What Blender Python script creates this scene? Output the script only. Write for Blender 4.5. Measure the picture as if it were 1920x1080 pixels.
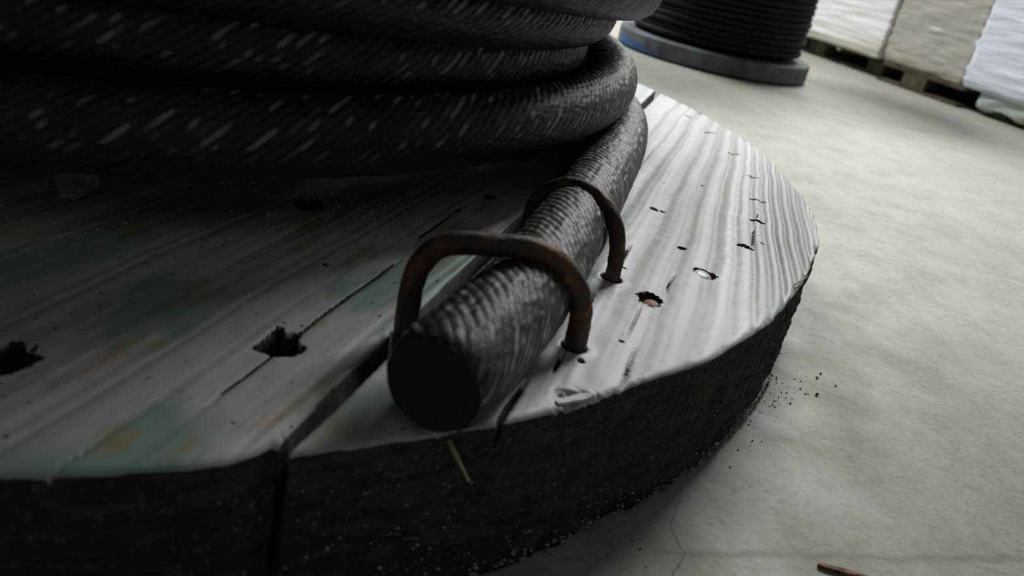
import bpy, math, random
import numpy as np
from mathutils import Vector, Matrix
random.seed(7); rng = np.random.default_rng(7)
sc = bpy.context.scene
for o in list(bpy.data.objects): bpy.data.objects.remove(o)

# ------------------------------------------------------------------ camera
PITCH, ROLL, FPX = 0.4315048, -0.2137960, 1531.4
CAM = Vector((0.4196948, -0.8497626, 0.3050944))
fw = Vector((0, math.cos(PITCH), -math.sin(PITCH))); rt = Vector((1, 0, 0)); dn = fw.cross(rt)
r2 = rt*math.cos(ROLL) + dn*math.sin(ROLL); d2 = -rt*math.sin(ROLL) + dn*math.cos(ROLL)
cd = bpy.data.cameras.new('camera'); cam = bpy.data.objects.new('camera', cd); sc.collection.objects.link(cam)
cam.matrix_world = Matrix(((r2.x, -d2.x, -fw.x, CAM.x), (r2.y, -d2.y, -fw.y, CAM.y), (r2.z, -d2.z, -fw.z, CAM.z), (0, 0, 0, 1)))
cd.sensor_width = 36; cd.lens = FPX/1920*36; cd.clip_start = .01; cd.clip_end = 60
cd.dof.use_dof = True; cd.dof.focus_distance = 0.60; cd.dof.aperture_fstop = 8.5
sc.camera = cam

# ------------------------------------------------------------------ world, lights, exposure
w = bpy.data.worlds.new('World'); sc.world = w; w.use_nodes = True
w.node_tree.nodes['Background'].inputs[0].default_value = (0.93, 0.95, 1.0, 1)
w.node_tree.nodes['Background'].inputs[1].default_value = 0.080
tcw = w.node_tree.nodes.new('ShaderNodeTexCoord'); sxw = w.node_tree.nodes.new('ShaderNodeSeparateXYZ'); rpw = w.node_tree.nodes.new('ShaderNodeValToRGB')
rpw.color_ramp.elements[0].position = .0; rpw.color_ramp.elements[0].color = (.42, .42, .45, 1)        # dim far walls, paler ceiling
rpw.color_ramp.elements[1].position = .7; rpw.color_ramp.elements[1].color = (.95, .96, 1.0, 1)
w.node_tree.links.new(tcw.outputs['Generated'], sxw.inputs[0]); w.node_tree.links.new(sxw.outputs[2], rpw.inputs[0])
w.node_tree.links.new(rpw.outputs[0], w.node_tree.nodes['Background'].inputs[0])
sc.view_settings.view_transform = 'Standard'; sc.view_settings.look = 'None'
sc.view_settings.gamma = 1; sc.view_settings.exposure = 0.0

def area(name, loc, target, sx, sy, power, col):
    l = bpy.data.lights.new(name, 'AREA'); l.shape = 'RECTANGLE'; l.size = sx; l.size_y = sy; l.energy = power; l.color = col
    o = bpy.data.objects.new(name, l); sc.collection.objects.link(o); o.location = loc
    o.rotation_euler = (Vector(target)-Vector(loc)).to_track_quat('-Z', 'Y').to_euler()
    return o
area('window_light', (2.3, 4.9, 4.0), (.5, 0, 0), 2.6, 1.8, 330, (.98, 1, .98))
area('ceiling_lamp', (-0.9, 2.9, 3.0), (1.6, 2.0, .1), 1.4, .5, 165, (.98, .97, 1))

T = 0.0989; R = 0.690               # lower flange of the reel: thickness, radius
RD = 0.05                           # rope diameter

# ------------------------------------------------------------------ helpers
def link(o): sc.collection.objects.link(o); return o
def mesh_obj(name, V, F, mat, parent=None, smooth=True):
    V = np.asarray(V, dtype=np.float32); F = np.asarray(F, dtype=np.int32)
    me = bpy.data.meshes.new(name); n, k = F.shape
    me.vertices.add(len(V)); me.vertices.foreach_set('co', V.ravel())
    me.loops.add(n*k); me.loops.foreach_set('vertex_index', F.ravel())
    me.polygons.add(n); me.polygons.foreach_set('loop_start', np.arange(n, dtype=np.int32)*k)
    me.polygons.foreach_set('use_smooth', np.full(n, smooth))
    me.update(calc_edges=True); me.validate()
    me.materials.append(mat)
    o = link(bpy.data.objects.new(name, me))
    if parent: o.parent = parent
    return o
def poly_obj(name, V, F, mat, parent=None, smooth=False):
    me = bpy.data.meshes.new(name); me.from_pydata([tuple(v) for v in V], [], F); me.update(); me.materials.append(mat)
    for p in me.polygons: p.use_smooth = smooth
    o = link(bpy.data.objects.new(name, me))
    if parent: o.parent = parent
    return o
def gridF(n, m, wrapj=False, flip=False):
    i, j = np.meshgrid(np.arange(n-1), np.arange(m if wrapj else m-1), indexing='ij')
    j2 = (j+1) % m
    q = np.stack([i*m+j, (i+1)*m+j, (i+1)*m+j2, i*m+j2], -1).reshape(-1, 4)
    return q[:, ::-1] if flip else q
def empty(name, loc): o = link(bpy.data.objects.new(name, None)); o.location = loc; o.empty_display_size = .05; return o
def tag(o, label=None, cat=None, group=None, kind=None):
    if label: o['label'] = label
    if cat: o['category'] = cat
    if group: o['group'] = group
    if kind: o['kind'] = kind
    return o
def ss(a, b, x): t = np.clip((x-a)/(b-a), 0, 1); return t*t*(3-2*t)
class Noise1:
    def __init__(s, seed, n=4096): s.v = np.random.default_rng(seed).uniform(-1, 1, n); s.n = n
    def __call__(s, x):
        x = np.asarray(x, float); i = np.floor(x).astype(int); f = x-i; f = f*f*(3-2*f)
        return s.v[i % s.n]*(1-f)+s.v[(i+1) % s.n]*f
class Noise2:
    def __init__(s, seed, n=256): s.v = np.random.default_rng(seed).uniform(-1, 1, (n, n)); s.n = n
    def __call__(s, x, y):
        i = np.floor(x).astype(int); j = np.floor(y).astype(int); f = x-i; g = y-j; f = f*f*(3-2*f); g = g*g*(3-2*g); n = s.n
        a = s.v[i % n, j % n]; b = s.v[(i+1) % n, j % n]; c = s.v[i % n, (j+1) % n]; d = s.v[(i+1) % n, (j+1) % n]
        return (a*(1-f)+b*f)*(1-g)+(c*(1-f)+d*f)*g

# ------------------------------------------------------------------ materials
class NT:
    def __init__(s, name):
        s.m = bpy.data.materials.new(name); s.m.use_nodes = True; s.t = s.m.node_tree; s.b = s.t.nodes['Principled BSDF']
    def n(s, typ, **kw):
        nd = s.t.nodes.new(typ)
        for k, v in kw.items():
            if k in nd.inputs: nd.inputs[k].default_value = v
            else: setattr(nd, k, v)
        return nd
    def l(s, a, b): s.t.links.new(a, b)
    def coord(s, scale=(1, 1, 1), rot=0, kind='Object'):
        tc = s.n('ShaderNodeTexCoord'); r_ = s.n('ShaderNodeMapping'); r_.inputs['Rotation'].default_value = (0, 0, rot)
        s.l(tc.outputs[kind], r_.inputs[0])
        mp = s.n('ShaderNodeMapping'); mp.inputs['Scale'].default_value = scale; s.l(r_.outputs[0], mp.inputs[0]); return mp.outputs[0]
    def noise(s, vec, scale, detail=4, rough=.55, dist=0):
        nd = s.n('ShaderNodeTexNoise'); nd.inputs['Scale'].default_value = scale; nd.inputs['Detail'].default_value = detail
        nd.inputs['Roughness'].default_value = rough; nd.inputs['Distortion'].default_value = dist; s.l(vec, nd.inputs['Vector']); return nd.outputs['Fac']
    def ramp(s, fac, stops):
        r_ = s.n('ShaderNodeValToRGB'); cr = r_.color_ramp
        while len(cr.elements) > 1: cr.elements.remove(cr.elements[-1])
        for i, (p, c) in enumerate(stops):
            e = cr.elements[0] if i == 0 else cr.elements.new(p)
            e.position = p; e.color = (c, c, c, 1) if not isinstance(c, tuple) else (*c, 1)
        s.l(fac, r_.inputs[0]); return r_.outputs[0]
    def mix(s, fac, a, b, mode='MIX'):
        m_ = s.n('ShaderNodeMix', data_type='RGBA', blend_type=mode)
        for inp, v in ((m_.inputs[0], fac), (m_.inputs[6], a), (m_.inputs[7], b)):
            if isinstance(v, (int, float)): inp.default_value = v
            elif isinstance(v, tuple): inp.default_value = (*v, 1)
            else: s.l(v, inp)
        return m_.outputs[2]
    def math(s, op, a, b=0.):
        m_ = s.n('ShaderNodeMath', operation=op)
        for inp, v in ((m_.inputs[0], a), (m_.inputs[1], b)):
            if isinstance(v, (int, float)): inp.default_value = v
            else: s.l(v, inp)
        return m_.outputs[0]
    def bump(s, h, dist, strength=1.):
        b_ = s.n('ShaderNodeBump'); b_.inputs['Distance'].default_value = dist; b_.inputs['Strength'].default_value = strength
        s.l(h, b_.inputs['Height']); s.l(b_.outputs[0], s.b.inputs['Normal'])
    def col(s, c):
        if isinstance(c, tuple): s.b.inputs['Base Color'].default_value = (*c, 1)
        else: s.l(c, s.b.inputs['Base Color'])
    def rough(s, c):
        if isinstance(c, (int, float)): s.b.inputs['Roughness'].default_value = c
        else: s.l(c, s.b.inputs['Roughness'])

PLANK_ANG = math.radians(12.88)
def mat_top_wood():
    k = NT('weathered_wood')
    v = k.coord(rot=PLANK_ANG)                                # y now runs along the planks
    st = k.n('ShaderNodeMapping'); st.inputs['Scale'].default_value = (1, .045, 1); k.l(v, st.inputs[0])
    g1 = k.noise(st.outputs[0], 170, 5, .6); g2 = k.noise(st.outputs[0], 45, 3, .5, .4); bl = k.noise(v, 9, 3, .5)
    c = k.ramp(g2, [(.3, (.54, .535, .55)), (.5, (.61, .61, .635)), (.72, (.67, .675, .715))])
    gat = k.n('ShaderNodeAttribute', attribute_name='grain').outputs['Fac']
    c = k.mix(gat, c, (.33, .305, .27))
    c = k.mix(k.ramp(g1, [(.26, .25), (.36, 0.)]), c, (.30, .28, .25))
    s3 = k.n('ShaderNodeMapping'); s3.inputs['Scale'].default_value = (1, .30, 1); k.l(v, s3.inputs[0])
    bl = k.noise(s3.outputs[0], 26, 3, .5, .4)
    lf = k.n('ShaderNodeAttribute', attribute_name='stain').outputs['Fac']
    c = k.mix(k.math('MULTIPLY', k.math('MULTIPLY', k.ramp(bl, [(.47, 0.), (.60, 1.)]), lf), .8), c, (.24, .40, .33))
    s4 = k.n('ShaderNodeMapping'); s4.inputs['Location'].default_value = (3, 5, 2); k.l(s3.outputs[0], s4.inputs[0])
    bl2 = k.noise(s4.outputs[0], 60, 2, .5)
    c = k.mix(k.math('MULTIPLY', k.math('MULTIPLY', k.ramp(bl2, [(.55, 0.), (.66, 1.)]), lf), .65), c, (.48, .34, .17))
    sp = k.noise(v, 260, 1, .5); c = k.mix(k.ramp(sp, [(.745, 0.), (.77, 1.)]), c, (.10, .09, .07))
    k.col(c); k.rough(k.ramp(g2, [(.3, .62), (.7, .45)])); k.b.inputs['Specular IOR Level'].default_value = .45
    k.bump(g1, .0003, .6)
    return k.m
def mat_side_wood():
    k = NT('dark_stained_wood_edge')
    v = k.coord(); st = k.n('ShaderNodeMapping'); st.inputs['Scale'].default_value = (1, 1, 5); k.l(v, st.inputs[0])
    g = k.noise(st.outputs[0], 30, 5, .6); f = k.noise(v, 210, 3, .6); m2 = k.noise(v, 600, 2, .5)
    c = k.ramp(g, [(.3, (.030, .024, .023)), (.55, (.055, .044, .040)), (.75, (.095, .074, .060))])
    c = k.mix(k.ramp(f, [(.60, 0.), (.72, 1.)]), c, (.13, .09, .065))
    c = k.mix(k.ramp(m2, [(.70, 0.), (.74, 1.)]), c, (.34, .31, .27))
    k.col(c); k.rough(.85); k.b.inputs['Specular IOR Level'].default_value = .2
    k.bump(k.math('ADD', f, g), .002, .7)
    return k.m
def mat_rope():
    k = NT('greasy_wire_rope')
    v = k.coord(); a = k.noise(v, 28, 3, .6); f = k.noise(v, 420, 2, .6); m2 = k.noise(v, 900, 1, .5)
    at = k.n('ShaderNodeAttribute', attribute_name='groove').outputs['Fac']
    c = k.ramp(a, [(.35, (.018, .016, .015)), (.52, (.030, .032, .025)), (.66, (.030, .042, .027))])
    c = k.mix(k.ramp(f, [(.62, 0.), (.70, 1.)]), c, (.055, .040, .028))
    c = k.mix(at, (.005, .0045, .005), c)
    wn = k.n('ShaderNodeAttribute', attribute_name='worn_lit').outputs['Fac']
    c = k.mix(wn, c, k.ramp(a, [(.42, (.26, .245, .235)), (.56, (.33, .32, .30)), (.68, (.24, .11, .09))]))  # bare steel on the crowns, with highlights painted in
    c = k.mix(k.ramp(m2, [(.74, 0.), (.78, 1.)]), c, (.26, .25, .23))
    k.col(c); k.b.inputs['Specular IOR Level'].default_value = .45
    k.rough(k.ramp(f, [(.3, .48), (.7, .62)])); k.bump(f, .0006, .5)
    return k.m
def mat_rope_end():
    k = NT('cut_rope_end'); v = k.coord(); f = k.noise(v, 300, 3, .6)
    vo = k.n('ShaderNodeTexVoronoi'); vo.inputs['Scale'].default_value = 260; k.l(v, vo.inputs['Vector'])
    c = k.mix(vo.outputs['Distance'], (.022, .019, .018), (.014, .012, .012)); k.col(k.mix(k.ramp(f, [(.6, 0.), (.75, 1.)]), c, (.05, .03, .02)))
    k.rough(.8); k.bump(vo.outputs['Distance'], .0012, .8); return k.m
def mat_rust():
    k = NT('rusted_steel'); v = k.coord(); a = k.noise(v, 45, 4, .65); f = k.noise(v, 500, 3, .6)
    c = k.ramp(a, [(.34, (.050, .038, .034)), (.50, (.075, .050, .038)), (.59, (.19, .080, .033)), (.67, (.38, .22, .05))])
    c = k.mix(k.ramp(f, [(.60, 0.), (.72, 1.)]), c, (.16, .10, .05)); k.col(c); k.b.inputs['Metallic'].default_value = .3
    k.rough(.62); k.bump(f, .0007, .7); return k.m
def mat_floor():
    k = NT('polished_concrete'); v = k.coord()
    a = k.noise(v, 2.2, 5, .6); b_ = k.noise(v, 14, 5, .65); f = k.noise(v, 160, 4, .6)
    c = k.ramp(a, [(.35, (.335, .345, .27)), (.55, (.385, .39, .32)), (.7, (.415, .405, .355))])
    c = k.mix(k.math('MULTIPLY', k.ramp(b_, [(.46, 0.), (.62, 1.)]), .5), c, (.29, .305, .235))
    c = k.mix(k.math('MULTIPLY', k.ramp(f, [(.54, 0.), (.66, 1.)]), .5), c, (.22, .22, .17))
    f2 = k.noise(v, 60, 5, .7); c = k.mix(k.math('MULTIPLY', k.ramp(f2, [(.52, 0.), (.60, 1.)]), .35), c, (.47, .47, .42))
    st = k.n('ShaderNodeMapping'); st.inputs['Scale'].default_value = (1, .12, 1); st.inputs['Rotation'].default_value = (0, 0, 1.1); k.l(v, st.inputs[0])
    s_ = k.noise(st.outputs[0], 30, 3, .6); c = k.mix(k.math('MULTIPLY', k.ramp(s_, [(.55, 0.), (.66, 1.)]), .25), c, (.46, .47, .43))
    # cracks, scratches and scuffs of the slab: distance to short segments, with a wandering line
    wob = k.n('ShaderNodeTexNoise'); wob.inputs['Scale'].default_value = 45; wob.inputs['Detail'].default_value = 4; k.l(v, wob.inputs['Vector'])
    def vm(op, a_, b2=None, sc_=None):
        m_ = k.n('ShaderNodeVectorMath', operation=op)
        for inp, val in ((m_.inputs[0], a_), (m_.inputs[1], b2)):
            if val is None: continue
            if isinstance(val, tuple): inp.default_value = val
            else: k.l(val, inp)
        if sc_ is not None:
            if isinstance(sc_, float): m_.inputs['Scale'].default_value = sc_
            else: k.l(sc_, m_.inputs['Scale'])
        return m_
    off = vm('SCALE', vm('SUBTRACT', wob.outputs['Color'], (.5, .5, .5)).outputs[0], sc_=.014).outputs[0]
    pv = vm('MULTIPLY', vm('ADD', v, off).outputs[0], (1, 1, 0)).outputs[0]
    def seg(c, A, B, wd, col, amt, soft=.5):
        L = math.hypot(B[0]-A[0], B[1]-A[1]); d = ((B[0]-A[0])/L, (B[1]-A[1])/L, 0)
        q = vm('SUBTRACT', pv, (A[0], A[1], 0)).outputs[0]
        t = k.n('ShaderNodeClamp'); k.l(vm('DOT_PRODUCT', q, d).outputs['Value'], t.inputs[0]); t.inputs[2].default_value = L
        near = vm('SCALE', d, sc_=t.outputs[0]).outputs[0]
        dist = vm('LENGTH', vm('SUBTRACT', q, near).outputs[0]).outputs['Value']
        mr = k.n('ShaderNodeMapRange'); k.l(dist, mr.inputs[0]); mr.inputs[1].default_value = wd*soft; mr.inputs[2].default_value = wd; mr.inputs[3].default_value = amt; mr.inputs[4].default_value = 0
        return k.mix(mr.outputs[0], c, col)
    c = seg(c, (.545, -.487), (.90, -.386), .0048, (.22, .22, .16), .75, .1)
    c = seg(c, (.53, -.4895), (.545, -.487), .0012, (.22, .22, .18), .7)
    c = seg(c, (.5445, -.440), (.541, -.470), .0009, (.16, .16, .13), .8)
    c = seg(c, (.541, -.470), (.5445, -.487), .0010, (.16, .16, .13), .8)
    c = seg(c, (.5445, -.487), (.537, -.510), .0010, (.16, .16, .13), .8)
    c = seg(c, (.59, -.471), (.64, -.452), .0008, (.25, .25, .20), .6)
    c = seg(c, (.680, -.255), (.712, -.264), .0014, (.24, .25, .19), .75)
    c = seg(c, (.700, -.03), (.712, -.05), .0010, (.25, .16, .10), .6)
    c = seg(c, (.615, -.318), (.640, -.330), .011, (.66, .68, .67), .5, .2)
    c = seg(c, (.62, -.37), (.60, -.395), .02, (.36, .37, .31), .35, .1)
    k.col(c); k.rough(k.ramp(b_, [(.35, .52), (.65, .64)])); k.b.inputs['Specular IOR Level'].default_value = .35
    k.bump(f, .0006, .5); return k.m
def plain(name, c, rough=.6, spec=.5, nscale=0, c2=None, bump=0, metallic=0, stretch=None):
    k = NT(name)
    if nscale:
        v = k.coord(scale=stretch or (1, 1, 1)); n_ = k.noise(v, nscale, 4, .6); k.col(k.ramp(n_, [(.35, c), (.65, c2 or c)]))
        if bump: k.bump(n_, bump, .8)
    else: k.col(c)
    k.rough(rough); k.b.inputs['Specular IOR Level'].default_value = spec; k.b.inputs['Metallic'].default_value = metallic
    return k.m
def mat_wrap(name, c, c2, c3=None, fold=(.38, .34, .20)):
    k = NT(name); v = k.coord(scale=(1, 1, 9)); n_ = k.noise(v, 4.5, 4, .6, .6)
    cc = k.ramp(n_, [(.35, c), (.6, c2)] + ([(.72, c3)] if c3 else []))
    k.rough(.28); k.b.inputs['Coat Weight'].default_value = .4; k.b.inputs['Coat Roughness'].default_value = .2
    # folds near the foot of the load pick up dirt
    sep = k.n('ShaderNodeSeparateXYZ'); k.l(k.coord(), sep.inputs[0]); st = k.coord(scale=(.5, .5, 34)); nf = k.noise(st, 3.5, 4, .6, .3)
    low = k.n('ShaderNodeMapRange'); k.l(sep.outputs[2], low.inputs[0]); low.inputs[1].default_value = .085; low.inputs[2].default_value = .02
    k.col(k.mix(k.math('MULTIPLY', k.ramp(nf, [(.46, 0.), (.58, 1.)]), k.math('MULTIPLY', low.outputs[0], .85)), cc, fold))
    k.bump(n_, .01, .6); return k.m

M_TOP = mat_top_wood(); M_SIDE = mat_side_wood(); M_ROPE = mat_rope(); M_END = mat_rope_end(); M_RUST = mat_rust(); M_FLOOR = mat_floor()
M_COIL2 = plain('dark_wire_rope', (.008, .007, .007), .7, .2, 60, (.016, .013, .013), .002)
M_REEL2 = plain('painted_reel_wood', (.17, .20, .21), .7, .3, 14, (.09, .10, .105), .001)
M_BLUE = plain('blue_paint', (.03, .10, .32), .6, .3, 30, (.07, .17, .38))
M_PALLET = plain('pallet_wood', (.045, .038, .026), .8, .2, 20, (.10, .085, .05), .001, stretch=(1, .2, 1))
M_NAILW = plain('bare_nail_head', (.72, .70, .60), .4, .5, 200, (.5, .46, .34))
M_NAILR = plain('rusty_nail_head', (.42, .13, .05), .6, .4, 300, (.22, .06, .03))
M_STRAW = plain('pale_straw', (.62, .55, .30), .6, .3, 200, (.42, .36, .18))
M_CHIP = plain('wood_chip_grey_brown', (.60, .52, .44), .8, .2, 120, (.36, .30, .24))
M_SPLINTER = plain('brown_splinter', (.42, .22, .12), .7, .2, 120, (.12, .07, .04))
M_GRIT = plain('pale_grit', (.60, .56, .49), .8, .2, 200, (.22, .17, .12))
M_STRAWD = plain('pale_sawdust', (.80, .78, .72), .8)
M_GRITD = plain('dark_grit', (.03, .03, .02), .8, .2, 200, (.07, .07, .04))

# ------------------------------------------------------------------ floor
fl = poly_obj('floor', [(-7, -4, 0), (8, -4, 0), (8, 11, 0), (-7, 11, 0), (-7, -4, -.1), (8, -4, -.1), (8, 11, -.1), (-7, 11, -.1)],
              [(0, 1, 2, 3), (7, 6, 5, 4), (0, 4, 5, 1), (1, 5, 6, 2), (2, 6, 7, 3), (3, 7, 4, 0)], M_FLOOR)
tag(fl, kind='structure')

# ------------------------------------------------------------------ the big reel
G0 = np.array((0.34187647, -0.6083633)); U = np.array((0.22295708, 0.97482826)); Vv = np.array((U[1], -U[0]))
def plank(x, y): dx = x-G0[0]; dy = y-G0[1]; return dx*U[0]+dy*U[1], dx*Vv[0]+dy*Vv[1]
def unplank(u, v): return G0[0]+u*U[0]+v*Vv[0], G0[1]+u*U[1]+v*Vv[1]
n1 = Noise1(3); n2 = Noise2(5); n3 = Noise2(9)
# (u, v, half length across grain, half width along grain, depth, turn)
HK = 1.5625
holes = []                      # x, y, a (tangential half), b (radial half), depth, seed
def hole(x, y, a, b, dep, ang): holes.append((x*HK, y*HK, a, b, dep, ang))
hole(.3242, -.2390, .0082, .0100, .016, -10)
hole(.3527, -.1971, .0085, .0075, .016, -25)
hole(.3798, -.1479, .0068, .0036, .014, -22)
hole(.3954, -.0990, .0072, .0030, .014, -8)
hole(.4039, -.0556, .0075, .0022, .012, -14)
hole(.4113, -.0010, .0070, .0020, .012, -10)
hole(.4079, .0570, .0070, .0017, .010, -8)
hole(.3961, .1130, .0070, .0020, .010, -8)
hole(.3841, .1620, .0062, .0014, .008, -4)
hole(.3999, .1839, .0060, .0030, .012, 0)
GOUGES = [
    ([(.3078, -.5285), (.3106, -.5166), (.3123, -.5056), (.3149, -.5043), (.3157, -.5102), (.324, -.5049), (.3247, -.5148), (.328, -.5182), (.3298, -.5178), (.3301, -.5221), (.3268, -.5287), (.3219, -.5313), (.3177, -.5302)], .016),
    ([(.2188, -.5847), (.2131, -.5715), (.216, -.5691), (.2168, -.5616), (.2219, -.5605), (.2228, -.5637), (.2268, -.5619), (.2288, -.5681), (.234, -.5688), (.2332, -.5763), (.2302, -.5837), (.2264, -.5878)], .016),
    ([(.2651, -.3443), (.2662, -.3332), (.2751, -.3259), (.2832, -.3302), (.2846, -.3407), (.2803, -.3502), (.2731, -.3502)], .014),
    ([(.3787, -.257), (.3833, -.2494), (.3871, -.2331), (.3931, -.2417), (.3876, -.25), (.3836, -.2518)], .010)]
def polydist(x, y, poly):        # signed distance, positive inside
    inside = np.zeros(x.shape, bool); d = np.full(x.shape, 9.)
    for (x0, y0), (x1, y1) in zip(poly, poly[1:]+poly[:1]):
        c = ((y0 > y) != (y1 > y)) & (x < (x1-x0)*(y-y0)/((y1-y0) or 1e-9)+x0); inside ^= c
        ex, ey = x1-x0, y1-y0; t = np.clip(((x-x0)*ex+(y-y0)*ey)/(ex*ex+ey*ey), 0, 1); d = np.minimum(d, np.hypot(x-x0-t*ex, y-y0-t*ey))
    return np.where(inside, d, -d)
pits = [(.5395, -.2626, .0030), (.5227, -.1841, .0034), (.5306, -.1831, .0018), (.4915, -.329, .0012), (.5793, -.0723, .0014), (.6114, -.2121, .0014), (.4633, -.472, .0016), (.3164, -.331, .0035), (.3112, -.4244, .0022), (.4859, -.4408, .0012)]
def height(x, y):
    u, v = plank(x, y)
    h = np.zeros_like(x); stain = np.zeros_like(x)
    uu = u-.5
    right = ss(.0, .002, v)
    # grain of the right-hand plank: soft grooves between worn ridges
    vr = v + (.055*ss(.08, .19, v)-.015*ss(.10, .05, v))*uu + .0022*n1(u*9+v*3)+.0008*n1(u*27+v*11)
    gr = np.zeros_like(x)
    for c, wd, dp in ((.028, .004, .7), (.046, .003, .6), (.0615, .0075, 1.), (.0895, .007, 1.1), (.112, .006, 1.2), (.134, .0055, 1.2), (.150, .0032, .7), (.163, .003, .8),
                      (.1735, .0026, 1.), (.183, .0024, 1.25), (.1925, .0022, 1.2), (.2015, .0022, 1.2), (.2100, .002, 1.2), (.218, .002, 1.), (.2255, .002, 1.), (.233, .002, 1.), (.24, .002, 1.), (.247, .002, 1.), (.254, .002, 1.)):
        gr += dp*np.exp(-((vr-c)/wd)**2)
    fade = .45+.55*ss(.16, .42, u)
    h -= right*fade*.0015*gr
    # left-hand planks
    wl = v + .006*n1(u*5+2) + .002*n1(u*17)
    gl = n1(wl*120)*.6+n1(wl*290+50)*.4
    h += (1-right)*.0011*gl
    h += .00016*n1(vr*330+11)*right + .0002*n2(x*120, y*120)
    # gap between the planks, shoulders worn round
    gh = .0033-.0015*ss(.08, .0, u)+.0003*n1(u*40)
    d = np.abs(v+.0006*n1(u*25))
    g = ss(gh+.0010, gh-.0006, d)
    dep = .062
    h -= np.where(v < 0, 1, .6)*(.0012+.003*ss(.05, -.02, u))*np.exp(-np.maximum(d-gh, 0)/.0022)
    h = h*(1-g) - dep*g
    # second, tighter joint further left
    d2_ = np.abs(v+.250+.0006*n1(u*21)); h -= .0016*np.exp(-np.maximum(d2_-.002, 0)/.004)
    # splits
    def crack(u0, u1, vc, wd, dep):
        e = ss(u0, u0+.02, u)*ss(u1, u1-.03, u); return dep*ss(wd, wd*.35, np.abs(v-vc-.0008*n1(u*32+vc*90)))*e
    for a in ((.03, .128, .0690, .0013, .014), (.135, .170, .0782, .0010, .010), (.165, .20, .0792, .0007, .006), (.30, .36, .0800, .0007, .006), (.02, .22, -.0405, .0007, .005), (.235, .345, -.0440, .0006, .005), (.50, .56, .1670, .0004, .004), (-.06, .0, -.058, .0005, .003), (.425, .50, .1665, .0005, .004),
              (.14, .2, .112, .0005, .003), (.2, .26, .105, .0005, .003), (.28, .33, .117, .0005, .003), (.09, .14, .13, .0005, .003), (.3, .37, -.16, .0008, .004), (.12, .25, -.11, .0007, .003)):
        h -= crack(*a)
    # fastener slots on their circle
    for (hx, hy, a, b, dp, ang) in holes:
        rr = math.hypot(hx, hy); th = math.atan2(hy, hx)+math.radians(90)+math.radians(90+ang)
        th = math.radians(ang)
        m = (np.abs(x-hx) < .03) & (np.abs(y-hy) < .03)
        if not m.any(): continue
        dx = x[m]-hx; dy = y[m]-hy; p = dx*math.cos(th)+dy*math.sin(th); q = -dx*math.sin(th)+dy*math.cos(th)
        e = 1-np.maximum(np.abs(p)/a, 0)**2-(q/b)**2+.30*n3(x[m]*520, y[m]*520)+.2*n3(x[m]*1300, y[m]*1300)
        h[m] -= dp*ss(0, .25, e) - .0006*np.exp(-np.abs(e)*3)
    for poly, dp in GOUGES:
        px0, py0 = poly[0]; m = (np.abs(x-px0) < .05) & (np.abs(y-py0) < .05)
        if m.any(): h[m] -= dp*ss(-.0004, .0010, polydist(x[m]+.0007*n3(x[m]*500, y[m]*500), y[m]+.0007*n3(x[m]*500+9, y[m]*500), poly))
    for (px_, py_, s) in pits:
        h -= .004*ss(s*1.2, s*.7, np.hypot(x-px_, (y-py_)))
    for (sx, sy) in ((.3712, -.4878), (.459, -.459), (.4246, -.3060), (.482, -.354)):          # staple leg sockets
        d = np.hypot((x-sx), (y-sy)); h -= .010*ss(.0072, .0062, d)-.0008*np.exp(-((d-.009)/.003)**2)
    # chipped and splintered rim near the splits
    for (au, av, aw, ad) in ((.118, .100, .010, .0045), (.131, .116, .007, .003), (.060, .064, .009, .004)):
        h -= ad*ss(1.2, .2, np.hypot((u-au)/aw, (v-av)/(aw*1.6))+.5*n3(x*400, y*400))
    wl_g = ss(.15, .8, -gl)*.75
    grainv = np.where(v > 0, np.clip(gr*.62*fade, 0, 1), wl_g)
    stain = .22+.78*ss(.10, -.02, v)*ss(.62, .40, u)
    return h, grainv, stain
def rim_r(a):
    x = R*np.cos(a); y = R*np.sin(a); u, v = plank(x, y)
    r_ = R + .0010*n1(a*45) + .0005*n1(a*150+9)*ss(-1, .6, n1(a*14)) + .0020*n1(a*9+4)
    r_ = r_ - .0075*np.exp(-(np.abs(v)/.007)**1.4)*(v < 0.004)*(a < 0)      # rounded plank corners at the joint
    return r_
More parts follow.
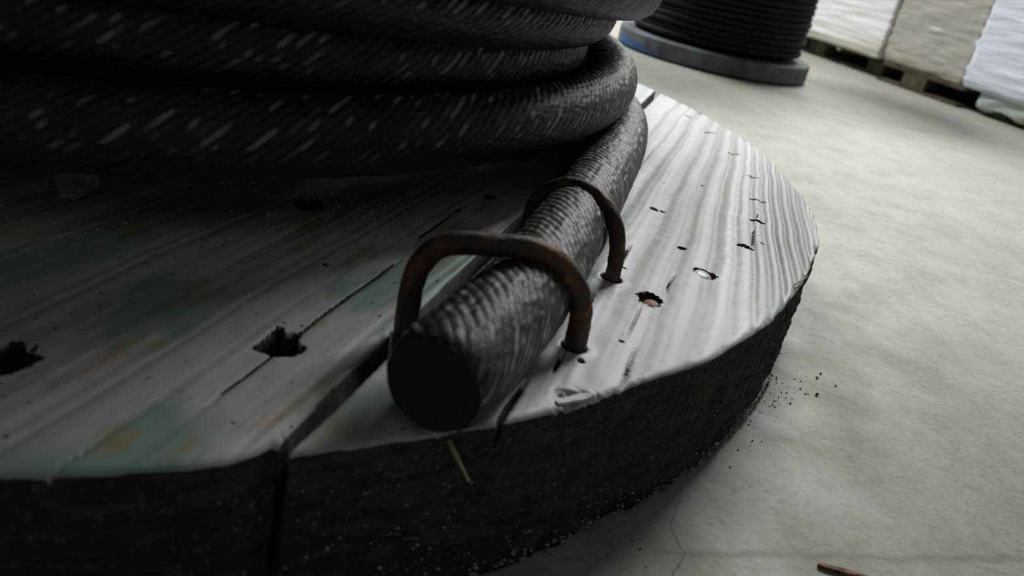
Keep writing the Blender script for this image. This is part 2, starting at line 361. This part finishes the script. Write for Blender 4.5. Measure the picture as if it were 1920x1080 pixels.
def flange(name, fine=True):
    lo, hi = math.radians(-118), math.radians(50)
    if fine:
        gapA = math.atan2(G0[1], G0[0])
        a = [lo]
        while a[-1] < hi:
            st = .00115 if abs(a[-1]-gapA) > .03 else .0004
            if a[-1] > math.radians(-5): st = .0018
            if a[-1] < math.radians(-75): st = .0018
            a.append(a[-1]+st*1.1/1.0)
        a = np.array(a[:-1]+[hi]); a = np.concatenate([a, np.linspace(hi, lo+2*math.pi, 220)[1:-1]])
        rad = np.concatenate([np.linspace(0, .30, 12), np.arange(.302, .48, .0014), np.arange(.48, .60, .0011), np.arange(.60, .6745, .0009), R-np.array([.0145, .0130, .0115, .010, .0085, .007, .0055, .0042, .003, .0019, .001, .0003, 0])])
    else:
        a = np.linspace(0, 2*math.pi, 181)[:-1]; rad = np.linspace(.0, R, 8)
    n, m = len(rad), len(a)
    rr = rim_r(a) if fine else np.full(m, R)
    s_ = (rad/R)[:, None]
    rr2 = rad[:, None] + (rr-R)[None, :]*ss(.93, 1., s_)
    x = rr2*np.cos(a)[None]; y = rr2*np.sin(a)[None]
    z = np.full((n, m), T)
    if fine:
        hh, grv, stv = height(x, y); z = z + hh; flange.attr = (grv, stv)
        e = np.clip((R-rad)[:, None], 0, .01); z = z - .0024*(1-np.sqrt(np.clip(1-(1-np.clip(e/.005, 0, 1))**2, 0, 1)))   # eased edge
    top = np.stack([x, y, z], -1).reshape(-1, 3)
    # side wall
    k = 46 if fine else 3
    tt = np.linspace(0, 1, k)[:, None]
    zt = z[-1][None]; zs = zt*(1-tt)+0.0*tt
    rs = np.repeat(rr2[-1][None], k, 0)
    u, v = plank(x[-1], y[-1])
    if fine:
        zn = zs
        aa = a[None]
        rs = rs + .0016*n2(aa*60, zn*90)*ss(0, .1, tt) + .0009*n2(aa*300, zn*400)*ss(0, .05, tt)
        seam = ss(.0024, .0012, np.abs(v))[None]*ss(.036, .042, zn)*ss(T+.001, T-.004, zn)*(a < 0)[None]
        rs = rs-.020*seam
        pl_ = np.exp(-((zn-.037-.006*np.exp(-np.abs(v[None]+.01)/.02))/.0022)**2)*ss(.02, -.01, v)[None]
        rs = rs-.004*pl_ - .0015*np.exp(-((zn-.037)/.0016)**2)
        rs = rs-.006*ss(.012, 0, zn)*(.5+.5*n2(aa*50, zn*0+3)) - .002*ss(0.5, .9, n2(aa*24, zn*70+7))
    xs = rs*np.cos(a)[None]; ys = rs*np.sin(a)[None]
    side = np.stack([xs, ys, zs], -1).reshape(-1, 3)
    return top, gridF(n, m, True), side, gridF(k, m, True), (n, m)
reel = empty('cable_reel', (0, 0, 0))
tag(reel, 'large weathered wooden cable reel lying on its round flange in the foreground', 'cable reel')
tv, tf, sv, sf, _ = flange('flange')
# one mesh, two materials: worn top face and dark stained rim
V = np.concatenate([tv, sv, [[0, 0, 0]]]); F = np.concatenate([tf, sf+len(tv)])
fo = mesh_obj('flange', V, F, M_TOP, reel); fo.data.materials.append(M_SIDE)
fo.data.materials.append(plain('raw_wood_in_joint', (.11, .105, .10), .9, .2, 90, (.20, .19, .18), .001))
mi = np.zeros(len(F), np.int32); mi[len(tf):] = 1
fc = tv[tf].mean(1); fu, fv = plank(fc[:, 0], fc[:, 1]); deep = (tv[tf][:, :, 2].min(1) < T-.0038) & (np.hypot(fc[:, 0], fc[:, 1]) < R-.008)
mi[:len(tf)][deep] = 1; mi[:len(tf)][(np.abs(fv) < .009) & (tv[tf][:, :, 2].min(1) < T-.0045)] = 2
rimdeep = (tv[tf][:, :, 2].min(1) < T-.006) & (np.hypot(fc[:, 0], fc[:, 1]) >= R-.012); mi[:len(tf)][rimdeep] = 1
for nm_, arr in zip(('grain', 'stain'), flange.attr):
    full = np.zeros(len(V), np.float32); full[:arr.size] = arr.ravel(); fo.data.attributes.new(nm_, 'FLOAT', 'POINT').data.foreach_set('value', full)
fo.data.polygons.foreach_set('material_index', mi)
def cyl(name, r, z0, z1, mat, parent, n=96, bev=.004):
    a = np.linspace(0, 2*math.pi, n, endpoint=False)
    prof = [(0, z0), (r-bev, z0), (r, z0+bev), (r, z1-bev), (r-bev, z1), (0, z1)]
    V = [(p*math.cos(t), p*math.sin(t), z) for p, z in prof for t in a]
    return mesh_obj(name, V, gridF(len(prof), n, True, True), mat, parent, smooth=False)
cyl('drum', .36, T-.02, .72, M_SIDE, reel)
TOPZ = .70
ftop = cyl('flange', R, TOPZ, TOPZ+.09, M_SIDE, reel, 160)

# nail heads seen down two of the slots
def disc(name, loc, r, tilt, turn, mat, parent, th=.0012):
    a = np.linspace(0, 2*math.pi, 28, endpoint=False)
    V = [(0, 0, th*1.3)]+[(r*.9*math.cos(t), r*.9*math.sin(t), th) for t in a]+[(r*math.cos(t), r*math.sin(t), th*.4) for t in a]+[(r*math.cos(t), r*math.sin(t), 0) for t in a]+[(r*.3*math.cos(t), r*.3*math.sin(t), -.003) for t in a]+[(r*.28*math.cos(t), r*.28*math.sin(t), -.02) for t in a]
    n = len(a); F = [(0, 1+i, 1+(i+1) % n) for i in range(n)]
    for k in range(4): F += [(1+k*n+i, 1+(k+1)*n+i, 1+(k+1)*n+(i+1) % n, 1+k*n+(i+1) % n) for i in range(n)]
    o = poly_obj(name, V, F, mat, parent, True); o.location = loc; o.rotation_euler = (tilt, 0, turn); return o
o = disc('nail', (.3515*HK, -.1985*HK, T-.0025), .0072, .25, .4, M_NAILW, reel); tag(o, 'pale nail head')
o = disc('nail', (.3252*HK, -.2400*HK, T-.0045), .0060, .3, -.3, M_NAILR, reel); tag(o, 'rusty red nail head')

# ------------------------------------------------------------------ the wire rope on it
def sweep(name, P, rad, around, mat, parent, phase0=0., wires=22, wang=40, strands=8, sang=18, amp=.0008, samp=.0004, tip=False, sgn=-1):
    P = np.asarray(P, float); n = len(P)
    Tn = np.gradient(P, axis=0); sl = np.linalg.norm(Tn, axis=1, keepdims=True); Tn /= sl; s = np.concatenate([[0], np.cumsum(np.linalg.norm(np.diff(P, axis=0), axis=1))])+phase0
    up = np.array([0, 0, 1.]); N = np.cross(Tn, up); N /= np.linalg.norm(N, axis=1, keepdims=True); B = np.cross(N, Tn)
    th = np.linspace(0, 2*math.pi, around, endpoint=False)[None]; S_ = s[:, None]
    pw = wires*th + sgn*wires*math.tan(math.radians(wang))/rad*S_ + .35*n2(S_*60, th*3)
    ps = strands*th + sgn*strands*math.tan(math.radians(sang))/rad*S_
    cr = np.abs(np.cos(pw/2))**.8                      # 0 in the grooves
    sr = np.abs(np.cos(ps/2))**.6
    worn_lit = .75+.25*n2(S_*25, th*2)
    r_ = rad - amp*(1-cr)*worn_lit - samp*(1-sr) + .0004*n2(S_*120, th*9)
    if tip: r_ = r_*(1-.13*np.exp(-(S_-phase0)/.0045))
    x = P[:, None]+N[:, None]*(r_*np.cos(th))[..., None]+B[:, None]*(r_*np.sin(th))[..., None]
    o = mesh_obj(name, x.reshape(-1, 3), gridF(n, around, True, True), mat, parent)
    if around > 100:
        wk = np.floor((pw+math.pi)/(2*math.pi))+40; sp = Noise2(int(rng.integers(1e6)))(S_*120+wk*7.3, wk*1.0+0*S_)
        wv = (ss(.60, .98, cr)*ss(.28, .8, sp)*ss(-.45, .25, np.sin(th))).astype(np.float32)  # worn dashes; light from above painted in by fading them underneath
        at2 = o.data.attributes.new('worn_lit', 'FLOAT', 'POINT'); at2.data.foreach_set('value', wv.ravel())
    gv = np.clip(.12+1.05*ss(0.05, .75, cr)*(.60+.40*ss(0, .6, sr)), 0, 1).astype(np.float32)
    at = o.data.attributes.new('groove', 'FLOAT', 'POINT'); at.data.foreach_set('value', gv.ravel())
    return o, s[-1], (P, Tn, N, B)
def smooth_path(pts, step):
    pts = np.array(pts, float); out = []
    ext = np.vstack([2*pts[0]-pts[1], pts, 2*pts[-1]-pts[-2]])
    for i in range(len(pts)-1):
        p0, p1, p2, p3 = ext[i:i+4]; L = np.linalg.norm(p2-p1); t = np.linspace(0, 1, max(2, int(L/step)), endpoint=False)[:, None]
        out.append(.5*((2*p1)+(-p0+p2)*t+(2*p0-5*p1+4*p2-p3)*t*t+(-p0+3*p1-3*p2+p3)*t**3))
    out.append(pts[-1:]); return np.vstack(out)
def smooth_arr(P, k=25):
    for _ in range(2):
        Q = np.vstack([np.repeat(P[:1], k, 0), P, np.repeat(P[-1:], k, 0)]); c = np.cumsum(np.vstack([np.zeros((1, 3)), Q]), 0)
        M = (c[2*k+1:]-c[:-2*k-1])/(2*k+1); M[0] = P[0]; P = M
    return P
rope = empty('wire_rope', (0, 0, T))
tag(rope, 'thick greasy steel wire rope coiled on the foreground reel, cut end stapled to the flange', 'rope')
rr = RD/2
pts = [(.3965, -.5655, T+rr), (.4130, -.5130, T+rr), (.4275, -.4580, T+rr), (.4440, -.3700, T+rr), (.4590, -.2880, T+rr), (.4725, -.2050, T+rr), (.4860, -.1200, T+rr), (.4935, -.0500, T+rr)]
for d in range(0, 181, 5):
    r_ = .4955-.04*max(0, (d-120)/60); pts.append((r_*math.cos(math.radians(d)), r_*math.sin(math.radians(d)), T+rr))
tail_path = smooth_path(pts, .0007)
cut = int(np.argmin(np.hypot(tail_path[:, 0]-.45, tail_path[:, 1]-.22)+ (tail_path[:, 1] < 0)*9))
def rebase(o): pass
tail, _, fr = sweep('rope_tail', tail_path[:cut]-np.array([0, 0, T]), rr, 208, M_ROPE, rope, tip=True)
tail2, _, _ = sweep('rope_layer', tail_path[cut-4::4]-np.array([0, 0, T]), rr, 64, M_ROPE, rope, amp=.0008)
tag(tail2, None)
# cut end face: strands around a core, slightly frayed
P, Tn, N, B = fr
c0, t0, nn, bb = P[0], -Tn[0], N[0], B[0]
Vv_, Ff = [], []
def blob(cu, cv, r_, rise):
    base = len(Vv_); m = 20
    for k, (f, h_) in enumerate(((1., -.004), (1., rise-.0004), (.86, rise), (.0, rise+.0004))):
        for i in range(m):
            t = 2*math.pi*i/m; Vv_.append(tuple(c0+nn*(cu+f*r_*math.cos(t))+bb*(cv+f*r_*math.sin(t))+t0*h_))
    for k in range(3):
        for i in range(m): Ff.append((base+k*m+i, base+k*m+(i+1) % m, base+(k+1)*m+(i+1) % m, base+(k+1)*m+i))
blob(0, 0, rr*.36, .0010)
for i in range(8):
    t = 2*math.pi*i/8; blob(rr*.60*math.cos(t), rr*.60*math.sin(t), rr*.255, random.uniform(.0008, .0018))
blob(0, 0, rr*.85, .0012)
ce = poly_obj('cut_end', Vv_, Ff, M_END, tail, False); tag(ce, 'blackened cut face of the rope')

# wraps on the drum; each height list runs over the angle
def wrapc(name, rfun, zfun, a0, a1, fa0, fa1, around=176, step=.0011):
    a = np.radians(np.arange(a0, a1, math.degrees(step/.47)))
    A = np.degrees(a); r_ = np.array([rfun(t) for t in A]); z = np.array([zfun(t) for t in A])
    Pw = np.stack([r_*np.cos(a), r_*np.sin(a), z-T], -1)
    Pw = smooth_arr(Pw, 40)
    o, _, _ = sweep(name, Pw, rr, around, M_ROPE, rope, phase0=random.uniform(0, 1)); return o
lerp = lambda t, xs, ys: float(np.interp(t, xs, ys))
W = []
W.append(wrapc('rope_wrap', lambda t: lerp(t, (-130, -60, 0, 60, 100), (.482, .482, .474, .470, .45)), lambda t: T+lerp(t, (-130, -90, -60, -30, 0, 60, 100), (.050, .054, .060, .066, .072, .076, .08)), -135, 100, 0, 0))
W.append(wrapc('rope_wrap', lambda t: lerp(t, (-130, -50, 0, 40), (.440, .440, .418, .41)), lambda t: T+lerp(t, (-130, -60, 0, 60), (.096, .100, .092, .094)), -135, 60, 0, 0))
W.append(wrapc('rope_wrap', lambda t: lerp(t, (-130, -50, 0, 40), (.448, .448, .440, .44)), lambda t: T+lerp(t, (-130, -60, 0, 60), (.148, .143, .127, .13)), -135, 60, 0, 0))
W.append(wrapc('rope_wrap', lambda t: .480, lambda t: T+lerp(t, (-130, -60, 0, 60), (.192, .182, .154, .155)), -135, 100, 0, 0, 128, .0018))
# the rest of the winding, outside the frame: one helix
a = np.radians(np.arange(-135, 360*10, 2.)); z = T+.22+(a-a[0])/(2*math.pi)*.047
z = np.minimum(z, TOPZ-.03); r_ = .46+.012*np.sin(a*1.7)
sweep('rope_winding', np.stack([r_*np.cos(a), r_*np.sin(a), z-T], -1), rr, 24, M_ROPE, rope, amp=0, samp=.0005)
a = np.radians(np.arange(95, 226, 2.))
for k in range(4):
    sweep('rope_winding', np.stack([.44*np.cos(a), .44*np.sin(a), .03+k*.047+0*a], -1), rr, 24, M_ROPE, rope, amp=0, samp=.0005)

# ------------------------------------------------------------------ staples over the rope
def tube(name, pts, rad, around, mat, parent=None, step=.0015, taper=0, rough=.00035):
    P = smooth_path(pts, step); P = smooth_arr(P, 3) if len(P) > 20 else P
    Tn = np.gradient(P, axis=0); Tn /= np.linalg.norm(Tn, axis=1, keepdims=True)
    N = np.zeros_like(P); n0 = np.cross(Tn[0], (0.3, .8, .1)); n0 /= np.linalg.norm(n0); N[0] = n0
    for i in range(1, len(P)):
        v = N[i-1]-Tn[i]*(N[i-1]@Tn[i]); N[i] = v/np.linalg.norm(v)
    B = np.cross(Tn, N); th = np.linspace(0, 2*math.pi, around, endpoint=False)[None]
    i = np.arange(len(P))[:, None]; r_ = rad+rough*n2(i*.25, th*3)+rough*.6*n2(i*.9, th*8+5)
    if taper: r_ = r_*(1-taper*(np.abs(i/(len(P)-1)-.5)*2)**6)
    X = P[:, None]+N[:, None]*(r_*np.cos(th))[..., None]+B[:, None]*(r_*np.sin(th))[..., None]
    X = X.reshape(-1, 3); nv = len(X); X = np.vstack([X, P[:1], P[-1:]])
    F = gridF(len(P), around, True, True)
    j = np.arange(around); jn = (j+1) % around
    caps = np.concatenate([np.stack([np.full(around, nv), j, jn, jn], -1), np.stack([np.full(around, nv+1), nv-around+jn, nv-around+j, nv-around+j], -1)])
    me_f = [tuple(q) for q in F]+[tuple(q[:3]) for q in caps]
    return poly_obj(name, X, me_f, mat, parent, True)
D = .012
def staple(name, feet_and_bend, label, rad):
    p0 = np.array(feet_and_bend[0]); e = empty(name, tuple(p0)); 
    tag(e, label, 'staple', 'steel staples over the rope tail')
    o = tube('bent_rod', [np.array(p)-p0 for p in feet_and_bend], rad, 28, M_RUST, e)
    return e
def single(name, pts, rad, label, cat, group, mat, around=28, **kw):
    p0 = np.array(pts[0]); o = tube(name, [np.array(p)-p0 for p in pts], rad, around, mat, None, **kw); o.location = tuple(p0)
    return tag(o, label, cat, group)
single('staple', [(.3722, -.4874, .088), (.3712, -.4878, .1160), (.3716, -.4876, .1330), (.3760, -.4862, .1455), (.3860, -.4830, .1530), (.4070, -.4758, .1540), (.4250, -.4700, .1535), (.4400, -.4652, .1480), (.4530, -.4610, .1340), (.4585, -.4594, .1186), (.4597, -.4588, .088)], .0060,
       'rusty bent steel staple over the rope tail nearest its cut end', 'staple', 'steel staples over the rope tail', M_RUST)
single('staple', [(.4225, -.3050, .088), (.4215, -.3045, .1114), (.4248, -.3071, .1290), (.4375, -.3174, .1425), (.4515, -.3289, .1475), (.4664, -.3410, .1440), (.4772, -.3498, .1325), (.4818, -.3534, .1146), (.4824, -.3541, .088)], .0052,
       'rusty rounded steel staple over the rope farther from its cut end', 'staple', 'steel staples over the rope tail', M_RUST)

# ------------------------------------------------------------------ loose bits
def slivers(name, a, b, wd, th, mat, label, cat, bend=0):
    a = np.array(a, float); b = np.array(b, float); d = b-a; L = np.linalg.norm(d); d /= L
    s_ = np.cross(d, (0, 0, 1.)); s_ /= np.linalg.norm(s_); t_ = np.cross(s_, d)
    V = []; F = []; n = 9
    for i in range(n):
        f = i/(n-1); wv = wd*(.35+.65*math.sin(math.pi*min(1, f*1.2+.1)))*(1+.15*math.sin(i*2.3)); c = d*L*f+t_*bend*math.sin(math.pi*f)
        for q in ((-1, -1), (1, -1), (1, 1), (-1, 1)): V.append(c+s_*wv*.5*q[0]+t_*th*.5*q[1])
    for i in range(n-1):
        for k in range(4): F.append((i*4+k, i*4+(k+1) % 4, i*4+4+(k+1) % 4, i*4+4+k))
    F += [(3, 2, 1, 0), tuple(n*4-4+k for k in range(4))]
    o = poly_obj(name, V, F, mat); o.location = tuple(a); return tag(o, label, cat)

slivers('straw', (.4068, -.5568, T-.0062), (.4192, -.5655, .0800), .0016, .0012, M_STRAW, 'thin pale yellow straw sticking down from the rim beside the cut rope end', 'straw')
slivers('wood_splinter', (.6255, -.4725, .0012), (.662, -.4765, .0022), .0034, .0022, M_SPLINTER, 'brown wood splinter lying on the concrete at the bottom edge of the photo', 'splinter')
slivers('wood_splinter', (.4660, -.3990, T+.0008), (.4700, -.3920, T+.0030), .0050, .0030, plain('ochre_splinter', (.30, .17, .07), .8), 'small ochre wood splinter on the flange between the two staple legs', 'splinter')
slivers('wood_splinter', (.6185, -.2945, T+.0006), (.6330, -.2745, T+.0016), .0016, .0010, M_CHIP, 'grey wood sliver lying near the right rim of the flange', 'splinter')
# triangular chip in the shade under the coil, and the crumb beside it
tri = [(.1330, -.3960), (.1480, -.4140), (.1560, -.4110), (.1600, -.3930), (.1480, -.3900)]
V = [(x-.15, y+.395, .0005+.003*(i in (0, 3, 4))) for i, (x, y) in enumerate(tri)]+[(x-.15, y+.395, .0040+.010*(i in (0, 3, 4))) for i, (x, y) in enumerate(tri)]
o = poly_obj('wood_chip', V, [(4, 3, 2, 1, 0), (5, 6, 7, 8, 9)]+[(i, (i+1) % 5, 5+(i+1) % 5, 5+i) for i in range(5)], M_CHIP); o.location = (.15, -.395, T)
tag(o, 'triangular grey brown wood chip on the shaded flange under the coil at the far left', 'wood chip')
def grit(name, pts, mat, label, cat, parent=None):
    V = []; F = []
    for (x, y, z, s_) in pts:
        b = len(V); q = [Vector((random.gauss(0, 1), random.gauss(0, 1), random.gauss(0, 1))).normalized()*s_*random.uniform(.7, 1.2) for _ in range(0)]
        for d in ((1, 0, 0), (0, 1, 0), (-1, 0, 0), (0, -1, 0), (0, 0, 1), (0, 0, -1)):
            V.append((x+d[0]*s_*random.uniform(.6, 1.3), y+d[1]*s_*random.uniform(.6, 1.3), z+d[2]*s_*random.uniform(.6, 1.1)))
        F += [(b+i, b+(i+1) % 4, b+4) for i in range(4)]+[(b+(i+1) % 4, b+i, b+5) for i in range(4)]
    o = poly_obj(name, V, F, mat, parent); return tag(o, label, cat, kind='stuff')
slivers('rim_splinter', (.4520, -.5170, T-.0010), (.4800, -.4930, T-.0020), .0045, .0016, M_TOP, None, None).parent = reel
pts = []
for _ in range(430):                                # pale crumbs stuck to the rim, thickest low down
    a_ = math.radians(random.uniform(-62, -22)); zz = abs(random.gauss(0, random.choice((.006, .02)))); s_ = random.uniform(.0004, .0012)*(1.5 if zz < .01 else 1)
    if zz > T-.02: continue
    pts.append(((R+.001)*math.cos(a_), (R+.001)*math.sin(a_), zz+s_, s_))
for _ in range(80):
    a_ = math.radians(random.gauss(-55.5, 3.0)); zz = random.uniform(.015, .085); s_ = random.uniform(.0004, .0012)
    pts.append(((R+.001)*math.cos(a_), (R+.001)*math.sin(a_), zz, s_))
grit('grit', pts, M_GRIT, 'pale crumbs of dirt stuck to the dark rim of the foreground flange', 'grit')
pts = []
for _ in range(150):
    x, y = random.uniform(.10, .38), random.uniform(-.46, -.30)
    if random.random() < .5: x, y = random.gauss(.30, .05), random.gauss(-.33, .012)
    if math.hypot(x, y) > .62: continue
    s_ = random.uniform(.0004, .0011); pts.append((x, y, T+s_*.5, s_))
grit('sawdust', pts, M_STRAWD, 'pale specks of sawdust scattered on the shaded flange in front of the coil', 'sawdust')
pts = []
for _ in range(60):
    a_ = math.radians(random.choice((-44, -31, -24, -20))+random.gauss(0, 2.2)); r_ = R+.004+abs(random.gauss(0, .012)); s_ = random.uniform(.0003, .0009); pts.append((r_*math.cos(a_), r_*math.sin(a_), s_*.6, s_))
for (x, y, s_) in ((.646, -.215, .0016), (.652, -.205, .0012), (.638, -.245, .0018), (.660, -.222, .001)): pts.append((x+.04, y-.02, s_*.6, s_))
grit('grit', pts, M_GRITD, 'dark crumbs scattered on the concrete along the foreground rim', 'grit')

# ------------------------------------------------------------------ the second reel behind
C2 = (.855, 1.715)
reel2 = empty('cable_reel', (C2[0], C2[1], 0)); tag(reel2, 'smaller cable reel with a grey painted flange standing behind on the concrete', 'cable reel')
RB, TB = .283, .052
def rfl(name, r, z0, z1, mat, par):
    a = np.linspace(0, 2*math.pi, 220, endpoint=False); rw = r+.0015*n1(a*12)
    prof = [(0, z0), (1-.004/r, z0), (1, z0+.004), (1, z0+(z1-z0)*.5), (1, z1-.004), (1-.004/r, z1), (.5, z1), (0, z1)]
    V = [(p*rw[i]*math.cos(t), p*rw[i]*math.sin(t), z) for p, z in prof for i, t in enumerate(a)]
    return mesh_obj(name, V, gridF(len(prof), len(a), True, True), mat, par, False)
rfl('flange', RB, .004, TB, M_REEL2, reel2)
# a daub of blue paint on the rim, at its left end
V = []; F = []
aa = np.radians(np.linspace(192, 232, 30))
for i, t in enumerate(aa):
    for zz in (.008, .032+.003*math.sin(i*.5)-.022*(i/30), ): V.append(((RB+.0025)*math.cos(t), (RB+.0025)*math.sin(t), zz)); V.append(((RB-.004)*math.cos(t), (RB-.004)*math.sin(t), zz))
n = 30
for i in range(n-1):
    b = i*4; c = b+4; F += [(b, c, c+2, b+2), (b+2, c+2, c+3, b+3), (b, b+1, c+1, c)]
o = poly_obj('paint_patch', V, F, M_BLUE, reel2); tag(o, 'blue paint patch')
cyl2 = cyl('drum', .16, TB-.01, .50, M_SIDE, reel2)
rfl('flange', RB, .50, .55, M_REEL2, reel2)
rope2 = empty('wire_rope', (C2[0], C2[1], TB)); tag(rope2, 'dark thinner wire rope wound full on the smaller reel behind', 'rope')
ht = .44; turns = 22; th = np.linspace(0, 2*math.pi*turns, turns*72)
def winding(r0, rd, zlo, zhi, turns, name, ph):
    th = np.linspace(0, 2*math.pi*turns, turns*90)+ph
    rr_ = r0+.0025*np.sin(th*.37+ph)+.002*n1(th*.8+ph*7)
    P_ = np.stack([rr_*np.cos(th), rr_*np.sin(th), zlo+(zhi-zlo)*(th-ph)/(2*math.pi*turns)], -1)
    o, _, _ = sweep(name, P_, rd, 14, M_COIL2, rope2, amp=0, samp=.0004); return o
winding(.241, .0085, .0085, .435, 26, 'rope_winding', .3)
winding(.229, .0085, .0105, .435, 26, 'rope_winding', 2.)

# ------------------------------------------------------------------ wrapped loads on pallets
A0 = np.array((1.33, 2.60)); B0 = np.array((1.80, 1.62)); dl = (B0-A0)/np.linalg.norm(B0-A0); ROT = math.atan2(dl[1], dl[0])
def at_s(s_, dp=0): return (A0[0]+dl[0]*s_-dl[1]*dp, A0[1]+dl[1]*s_+dl[0]*dp)
def boxV(x0, x1, y0, y1, z0, z1): return [(x0, y0, z0), (x1, y0, z0), (x1, y1, z0), (x0, y1, z0), (x0, y0, z1), (x1, y0, z1), (x1, y1, z1), (x0, y1, z1)]
BF = [(3, 2, 1, 0), (4, 5, 6, 7), (0, 1, 5, 4), (1, 2, 6, 5), (2, 3, 7, 6), (3, 0, 4, 7)]
def bxs(name, L, mat, parent, bev=.002):
    V = []; F = []
    for q in L: b = len(V); V += boxV(*q); F += [tuple(i+b for i in f) for f in BF]
    o = poly_obj(name, V, F, mat, parent)
    m_ = o.modifiers.new('bevel', 'BEVEL'); m_.width = bev; m_.segments = 2; m_.limit_method = 'ANGLE'; return o
def pallet(s0, s1, label, blocks, back=0.):
    e = empty('pallet', (*at_s(s0, back), 0)); e.rotation_euler = (0, 0, ROT); L = s1-s0
    tag(e, label, 'pallet', 'pallets under the wrapped loads')
    for k in range(3): bxs('bottom_board', [(0, L, .004+k*.24, .064+k*.24, 0, .010)], M_PALLET, e)
    for k in range(5): bxs('deck_board', [(0, L, .012+k*.13, .085+k*.13, .052, .064)], M_PALLET, e)
    for (b0, b1) in blocks:
        for k in range(3): bxs('block', [(b0-s0, b1-s0, .004+k*.24, .064+k*.24, .010, .052)], M_PALLET, e)
    return e
pallet(-.36, .415, 'dark wooden pallet under the left white wrapped load behind the small reel', ((-.35, -.26), (.00, .09), (.33, .41)), .05)
pallet(.440, .80, 'dark wooden pallet under the grey beige wrapped load', ((.553, .655), ))
pallet(.870, 1.62, 'dark wooden pallet under the right bluish white wrapped load', ((.88, .96), (1.2, 1.28), (1.53, 1.61)), .03)
def load(s0, s1, y0, dep, z0, h_, mat, label, seed, z0fun=None, film=M_NAILW):
    e = empty('wrapped_load', (*at_s(s0, 0), z0)); e.rotation_euler = (0, 0, ROT); L = s1-s0
    tag(e, label, 'wrapped load', 'wrapped loads on the pallets')
    nn_ = Noise2(seed); per = []
    r_ = .012; N_ = 60
    # outline with rounded corners, walked around
    def edge(p, q, n): return [(p[0]+(q[0]-p[0])*i/n, p[1]+(q[1]-p[1])*i/n) for i in range(n)]
    def arc(cx, cy, a0): return [(cx+r_*math.cos(math.radians(a0+i*15)), cy+r_*math.sin(math.radians(a0+i*15))) for i in range(6)]
    per += edge((r_, y0), (L-r_, y0), 60)+arc(L-r_, y0+r_, 270)+edge((L, y0+r_), (L, y0+dep-r_), 30)+arc(L-r_, y0+dep-r_, 0)+edge((L-r_, y0+dep), (r_, y0+dep), 20)+arc(r_, y0+dep-r_, 90)+edge((0, y0+dep-r_), (0, y0+r_), 30)+arc(r_, y0+r_, 180)
    P_ = np.array(per); cx, cy = L/2, y0+dep/2; m = len(P_); nz = 90
    V = []
    for k in range(nz):
        f = k/(nz-1); zb = f*h_
        for i, (px, py) in enumerate(P_):
            ux, uy = px-cx, py-cy; dd = math.hypot(ux, uy)
            o_ = .0032*float(nn_(np.array(i*.10+seed), np.array(zb*95+seed)))*(1 if zb > .16 else 1.5)+.0012*float(nn_(np.array(i*.3), np.array(zb*260)))
            tuck = -.010*max(0, 1-zb/.02)
            V.append((px+ux/dd*(o_+tuck), py+uy/dd*(o_+tuck), zb+(z0fun(px) if z0fun else 0)*max(0, 1-f*6)))
    F = [tuple(q) for q in gridF(nz, m, True, True)]
    V += [(cx, cy, 0), (cx, cy, h_)]; F += [(m*nz, (i+1) % m, i) for i in range(m)]+[(m*nz+1, (nz-1)*m+i, (nz-1)*m+(i+1) % m) for i in range(m)]
    poly_obj('stretch_film', V, F, mat, e, True); return e
M_W1 = mat_wrap('white_stretch_film', (.86, .86, .88), (.80, .80, .78), (.60, .60, .50))
M_W2 = mat_wrap('shaded_beige_stretch_film', (.42, .405, .36), (.45, .43, .38), (.34, .35, .26))  # grey beige contents, with the shade on this load put into the colour
M_W3 = mat_wrap('bluish_stretch_film', (.80, .85, .95), (.84, .88, .96), (.62, .68, .76), (.42, .48, .52))
load(-.36, .419, 0, .60, .064, .72, M_W1, 'white film wrapped load nearest the small reel', 11)
load(.423, .782, .010, .60, .064, .72, M_W2, 'grey beige film wrapped load, toned as shaded, between the two white ones', 23)
l3 = load(.79, 1.62, -.012, .60, .068, .72, M_W3, 'bluish white film wrapped load at the right edge', 37)
V = []; F = []                                       # loose end of film hanging over the pallet
for i in range(41):
    x_ = .075+i*.0185
    for k in range(7):
        z_ = .004-k*.0085*(1+.12*math.sin(i*.9)); V.append((x_, .004+.003*math.sin(i*.8+k)+.0012*k, z_))
for i in range(40):
    for k in range(6): a_ = i*7+k; F.append((a_, a_+1, a_+8, a_+7))
o = poly_obj('film_skirt', V, F, mat_wrap('greenish_loose_film', (.42, .50, .50), (.50, .58, .60)), l3, True)
m_ = o.modifiers.new('solid', 'SOLIDIFY'); m_.thickness = .0015
